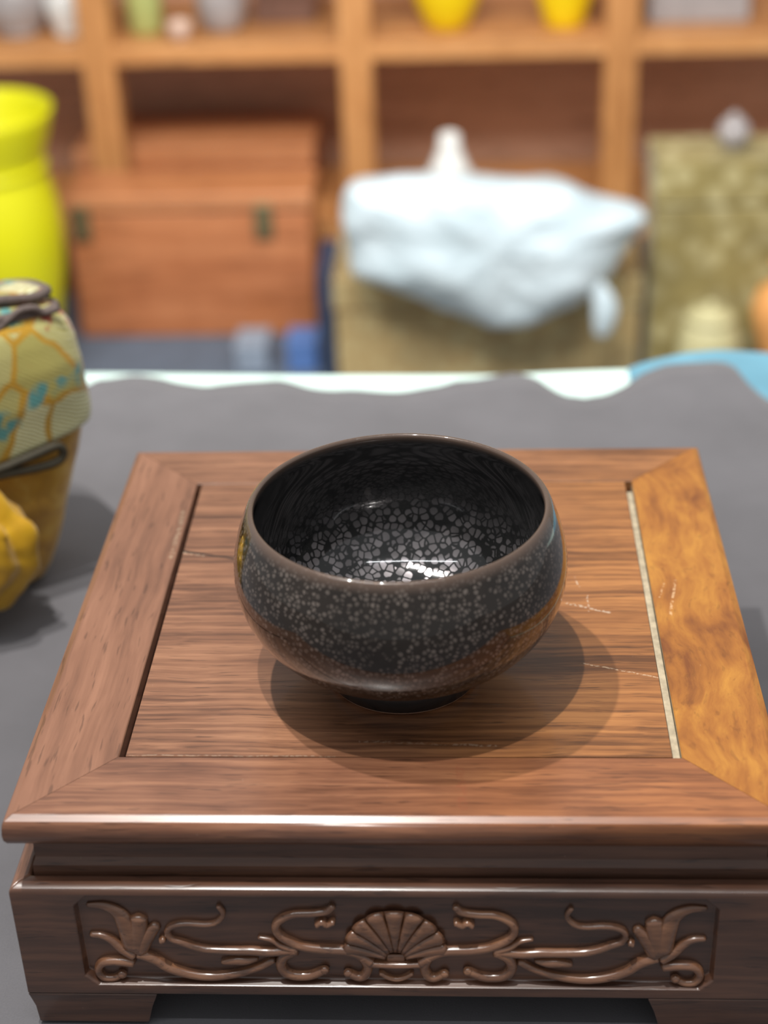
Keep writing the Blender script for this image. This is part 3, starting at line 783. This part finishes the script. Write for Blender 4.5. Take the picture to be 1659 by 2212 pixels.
# things on the upper shelf board (rel -0.347)
ZS = -0.3465
for x, lab, r in ((-0.0095, 'golden yellow pot on the upper shelf, left of the yellow pair', 0.058), (0.186, 'golden yellow pot on the upper shelf, right of the yellow pair', 0.050)):
    c2 = (x, 2.275, ZS)
    e = thing('yellow_pot', c2, lab, 'pot', 'yellow pots on the upper shelf')
    lathe('pot_body', hollow([(0, 0), (0.030, 0), (0.034, 0.004), (r * 0.78, 0.025), (r, 0.06), (r * 1.05, 0.10), (r * 0.95, 0.135), (r * 0.8, 0.15)], 0.004), c2, M_yel2, e, c2)
    lathe('pot_rim', [(r * 0.80, 0.148), (r * 0.86, 0.150), (r * 0.86, 0.158), (r * 0.76, 0.158), (r * 0.76, 0.150), (r * 0.80, 0.148)], c2, M_yel2, e, c2)
M_greyp = plain('grey_porcelain', (0.34, 0.31, 0.31), 0.35, 0.12, 30.0, coat=0.3)
M_white = plain('white_porcelain', (0.72, 0.72, 0.70), 0.3, 0.04, 20.0, coat=0.4)
M_green = plain('celadon', (0.42, 0.46, 0.16), 0.4, 0.1, 30.0, coat=0.3)
M_pink = plain('pale_pink_ceramic', (0.68, 0.48, 0.38), 0.4, 0.08, 30.0)
M_dark = plain('dark_lacquer', (0.14, 0.07, 0.05), 0.35, 0.2, 30.0, coat=0.4)
def cup(name, x, y, mat, r, h, label, cat):
    c2 = (x, y, ZS)
    e = thing(name, c2, label, cat)
    lathe('cup_body', hollow([(0, 0), (r * 0.55, 0), (r * 0.6, 0.003), (r * 0.62, 0.008), (r * 0.85, h * 0.3), (r * 0.97, h * 0.6), (r, h)], 0.004), c2, mat, e, c2)
    lathe('foot_ring', [(r * 0.45, 0.001), (r * 0.60, 0.001), (r * 0.63, 0.008), (r * 0.55, 0.009), (r * 0.45, 0.001)], c2, mat, e, c2)
    return e
cup('grey_bowl', -0.742, 2.30, M_greyp, 0.060, 0.085, 'dull grey bowl at the far left of the upper shelf', 'bowl')
cup('white_cup', -0.652, 2.285, M_white, 0.035, 0.075, 'pale white cup beside the grey bowl on the upper shelf', 'cup')
cup('pink_cup', -0.452, 2.225, M_pink, 0.020, 0.030, 'small pale pink cup at the upper shelf\'s front edge', 'cup')
c3 = (-0.520, 2.29, ZS)
e = thing('green_bottle', c3, 'pale green bottle on the upper shelf right of the left post', 'bottle')
lathe('bottle_body', hollow([(0, 0), (0.026, 0), (0.029, 0.004), (0.031, 0.05), (0.030, 0.10), (0.020, 0.13), (0.011, 0.15), (0.011, 0.175)], 0.003), c3, M_green, e, c3)
lathe('stopper', [(0, 0.168), (0.0075, 0.168), (0.0075, 0.178), (0.012, 0.18), (0.012, 0.192), (0, 0.195)], c3, M_dark, e, c3, n=24)
c3 = (-0.390, 2.30, ZS)
e = thing('grey_jar', c3, 'grey ceramic jar with a dark lid on the upper shelf', 'jar')
lathe('jar_body', hollow([(0, 0), (0.030, 0), (0.034, 0.004), (0.042, 0.03), (0.044, 0.06), (0.036, 0.09), (0.028, 0.10)], 0.004), c3, M_greyp, e, c3)
lathe('lid', [(0, 0.100), (0.032, 0.100), (0.033, 0.106), (0.020, 0.115), (0.006, 0.118), (0.008, 0.128), (0, 0.132)], c3, M_dark, e, c3, n=32)
c3 = (-0.305, 2.36, ZS)
e = thing('dark_box', c3, 'dark brown lacquer box beside the grey jar on the upper shelf', 'box')
box('box_body', (-0.340, -0.235, 2.33, 2.44, ZS, ZS + 0.075), M_dark, e, c3, 0.003)
box('lid', (-0.342, -0.233, 2.328, 2.442, ZS + 0.0755, ZS + 0.10), M_dark, e, c3, 0.004)
c3 = (0.41, 2.34, ZS)
e = thing('grey_box', c3, 'flat grey box at the upper right of the shelf', 'box')
box('box_body', (0.325, 0.490, 2.27, 2.42, ZS, ZS + 0.055), M_greyp, e, c3, 0.003)
box('lid', (0.322, 0.493, 2.267, 2.423, ZS + 0.0555, ZS + 0.085), M_greyp, e, c3, 0.004)

# brocade covered boxes and the plastic bag
def khaki(name, base, pale, scale):
    n = NT(name)
    vv = n.voronoi(n.obj, scale).outputs['Distance']
    w = n.noise(n.obj, 14.0, 3.0)
    c = n.mix(n.step(vv, 0.25, 0.5), pale, base)
    c = n.mix(n.math('MULTIPLY', n.step(w, 0.45, 0.62), 0.55), c, tuple(x * 0.62 for x in base))
    n.bump(vv, 0.2, 0.002)
    return n.out(Base_Color=c, Roughness=0.6, Sheen_Weight=0.2)
M_kh1 = khaki('khaki_brocade', (0.42, 0.30, 0.13), (0.52, 0.43, 0.22), 45.0)
M_kh2 = khaki('olive_brocade', (0.27, 0.215, 0.075), (0.44, 0.38, 0.19), 30.0)
OB = (0.05, 1.87, ZP)
e = thing('brocade_box', OB, 'low khaki brocade box underneath the pale blue plastic bag', 'box')
box('box_body', (-0.176, 0.278, 1.762, 1.980, ZP, -0.640), M_kh1, e, OB, 0.004)
box('lid', (-0.179, 0.281, 1.759, 1.983, -0.639, -0.586), M_kh1, e, OB, 0.005)
OB = (0.43, 1.82, ZP)
e = thing('brocade_box', OB, 'tall olive brocade box at the right behind the pale round jar', 'box')
box('box_body', (0.2905, 0.560, 1.755, 1.868, ZP, -0.480), M_kh2, e, OB, 0.004)
box('lid', (0.2885, 0.562, 1.752, 1.871, -0.479, -0.412), M_kh2, e, OB, 0.005)
c3 = (0.402, 1.80, -0.4118)
e = thing('ball_jar', c3, 'small round silvery grey jar standing on the tall olive box', 'jar')
lathe('jar_body', [(0, 0), (0.010, 0), (0.012, 0.003), (0.021, 0.014), (0.0235, 0.026), (0.021, 0.037), (0.013, 0.044), (0, 0.045)], c3, M_greyp, e, c3)
lathe('lid', [(0, 0.0445), (0.012, 0.0445), (0.0125, 0.048), (0.006, 0.050), (0.004, 0.054), (0, 0.056)], c3, M_greyp, e, c3, n=24)
M_paleclay = plain('pale_clay', (0.50, 0.46, 0.25), 0.6, 0.06, 20.0)
c3 = (0.372, 1.695, ZP)
e = thing('round_jar', c3, 'pale khaki round jar in front of the tall olive box', 'jar')
lathe('jar_body', hollow([(0, 0), (0.030, 0), (0.034, 0.005), (0.044, 0.045), (0.0465, 0.09), (0.043, 0.125), (0.034, 0.145)], 0.004), c3, M_paleclay, e, c3)
lathe('lid', [(0, 0.1465), (0.036, 0.1465), (0.037, 0.152), (0.025, 0.160), (0.007, 0.163), (0.008, 0.172), (0, 0.176)], c3, M_paleclay, e, c3, n=36)
c3 = (0.475, 1.69, ZP)
vase('orange_vase', c3, [(0, 0), (0.024, 0), (0.026, 0.004), (0.022, 0.04), (0.030, 0.10), (0.044, 0.145), (0.046, 0.17), (0.036, 0.195), (0.018, 0.205), (0.016, 0.225), (0.022, 0.235)], plain('orange_glaze', (0.70, 0.32, 0.10), 0.3, 0.06, 20.0, coat=0.5),
     'small orange vase at the right edge beside the pale round jar', 'vase')
c3 = (-0.004, 1.925, -0.5858)
vase('white_bottle_vase', c3, [(0, 0), (0.030, 0), (0.034, 0.003), (0.056, 0.030), (0.060, 0.055), (0.052, 0.078), (0.040, 0.098), (0.029, 0.118), (0.021, 0.136), (0.0165, 0.152), (0.0160, 0.164)], M_white,
     'white long necked vase rising behind the plastic bag', 'vase')

# the pale blue plastic bag, sagging over the front of the box
n = NT('plastic_film')
kk = n.noise(n.obj, 10.0, 3.0)
n.bump(n.noise(n.obj, 26.0, 4.0, 0.6, 0.8), 0.5, 0.012)
M_bag = n.out(Base_Color=n.ramp(kk, [(0.3, (0.49, 0.60, 0.66)), (0.7, (0.62, 0.72, 0.78))]), Roughness=0.35, Subsurface_Weight=0.0)
OUT = [(-0.1488, -0.4344), (-0.1351, -0.4191), (-0.0735, -0.4175), (0.0008, -0.4142), (0.0812, -0.4236), (0.1647, -0.4277), (0.2169, -0.4541), (0.2658, -0.4684), (0.27, -0.4889), (0.2395, -0.5369), (0.2082, -0.5788), (0.1493, -0.6138), (0.0826, -0.6348), (0.0287, -0.6267), (-0.0514, -0.5894), (-0.1309, -0.5596), (-0.1458, -0.517), (-0.1535, -0.4683)]
loop = catmull([Vector((x, 0, z)) for x, z in OUT + OUT[:1]], 6)[:-1]
cx, cz = 0.05, -0.515
OBG = (cx, 1.72, -0.584)
bg_ = thing('plastic_bag', OBG, 'crumpled pale blue plastic bag lying on the low khaki box', 'bag')
v, f = [], []
NR = 26
for i in range(NR + 1):
    ph = PI * i / NR
    s = math.sin(ph) ** 0.8 if 0 < i < NR else 0.0
    for p in loop:
        x = cx + (p.x - cx) * s; z = cz + (p.z - cz) * s
        co = math.cos(ph)
        y = 1.70 - 0.050 * co if co > 0 else 1.70 - 0.13 * co
        d = fbm((x, y, z), 9.0) * 0.016 + fbm((x, y, z), 25.0) * 0.006
        y -= d if co > 0 else 0
        x += fbm((z, x, y), 14.0) * 0.006; z += fbm((y, z, x), 14.0) * 0.006
        if z < -0.580 and y > 1.752: y = 1.752
        if y > 1.752 and z < -0.582: z = -0.582
        if co < 0 and y > 1.754: z = max(z, -0.5835)
        v.append((x, y, z))
nl = len(loop)
for i in range(NR):
    for k in range(nl):
        f.append((i * nl + k, i * nl + (k + 1) % nl, (i + 1) * nl + (k + 1) % nl, (i + 1) * nl + k))
mesh_obj('bag_body', v, f, M_bag, bg_, OBG, smooth=True)
tl = catmull([(0.200, 1.680, -0.560), (0.216, 1.672, -0.590), (0.218, 1.670, -0.615), (0.213, 1.672, -0.640)], 6)
tube('handle', tl, [0.010 + 0.008 * math.sin(PI * k / (len(tl) - 1)) for k in range(len(tl))], M_bag, bg_, OBG, flat=(Vector((0, 1, 0)), 0.35))

# small things on the plinth between the chest and the boxes
M_navy = plain('navy_card', (0.035, 0.055, 0.11), 0.6, 0.15, 30.0)
M_royal = plain('royal_blue_card', (0.10, 0.20, 0.48), 0.55, 0.1, 30.0)
M_pgrey = plain('pale_slate_card', (0.27, 0.32, 0.40), 0.6, 0.1, 30.0)
def carton(name, ext, mat, label, cat):
    c2 = ((ext[0] + ext[1]) / 2, (ext[2] + ext[3]) / 2, ext[4])
    e = thing(name, c2, label, cat)
    hz = ext[4] + (ext[5] - ext[4]) * 0.72
    box('box_body', (*ext[:5], hz), mat, e, c2, 0.002)
    box('lid', (ext[0] - 0.001, ext[1] + 0.001, ext[2] - 0.001, ext[3] + 0.001, hz + 0.0005, ext[5]), mat, e, c2, 0.002)
carton('navy_box', (-0.203, -0.183, 1.80, 1.93, ZP, -0.588), M_navy, 'narrow navy box standing upright beside the orange chest', 'box')
carton('blue_box', (-0.262, -0.216, 1.84, 1.90, ZP, -0.722), M_royal, 'small royal blue box on the plinth before the chest', 'box')
carton('slate_box', (-0.345, -0.295, 1.84, 1.91, ZP, -0.728), M_pgrey, 'small pale slate box left of the royal blue box', 'box')
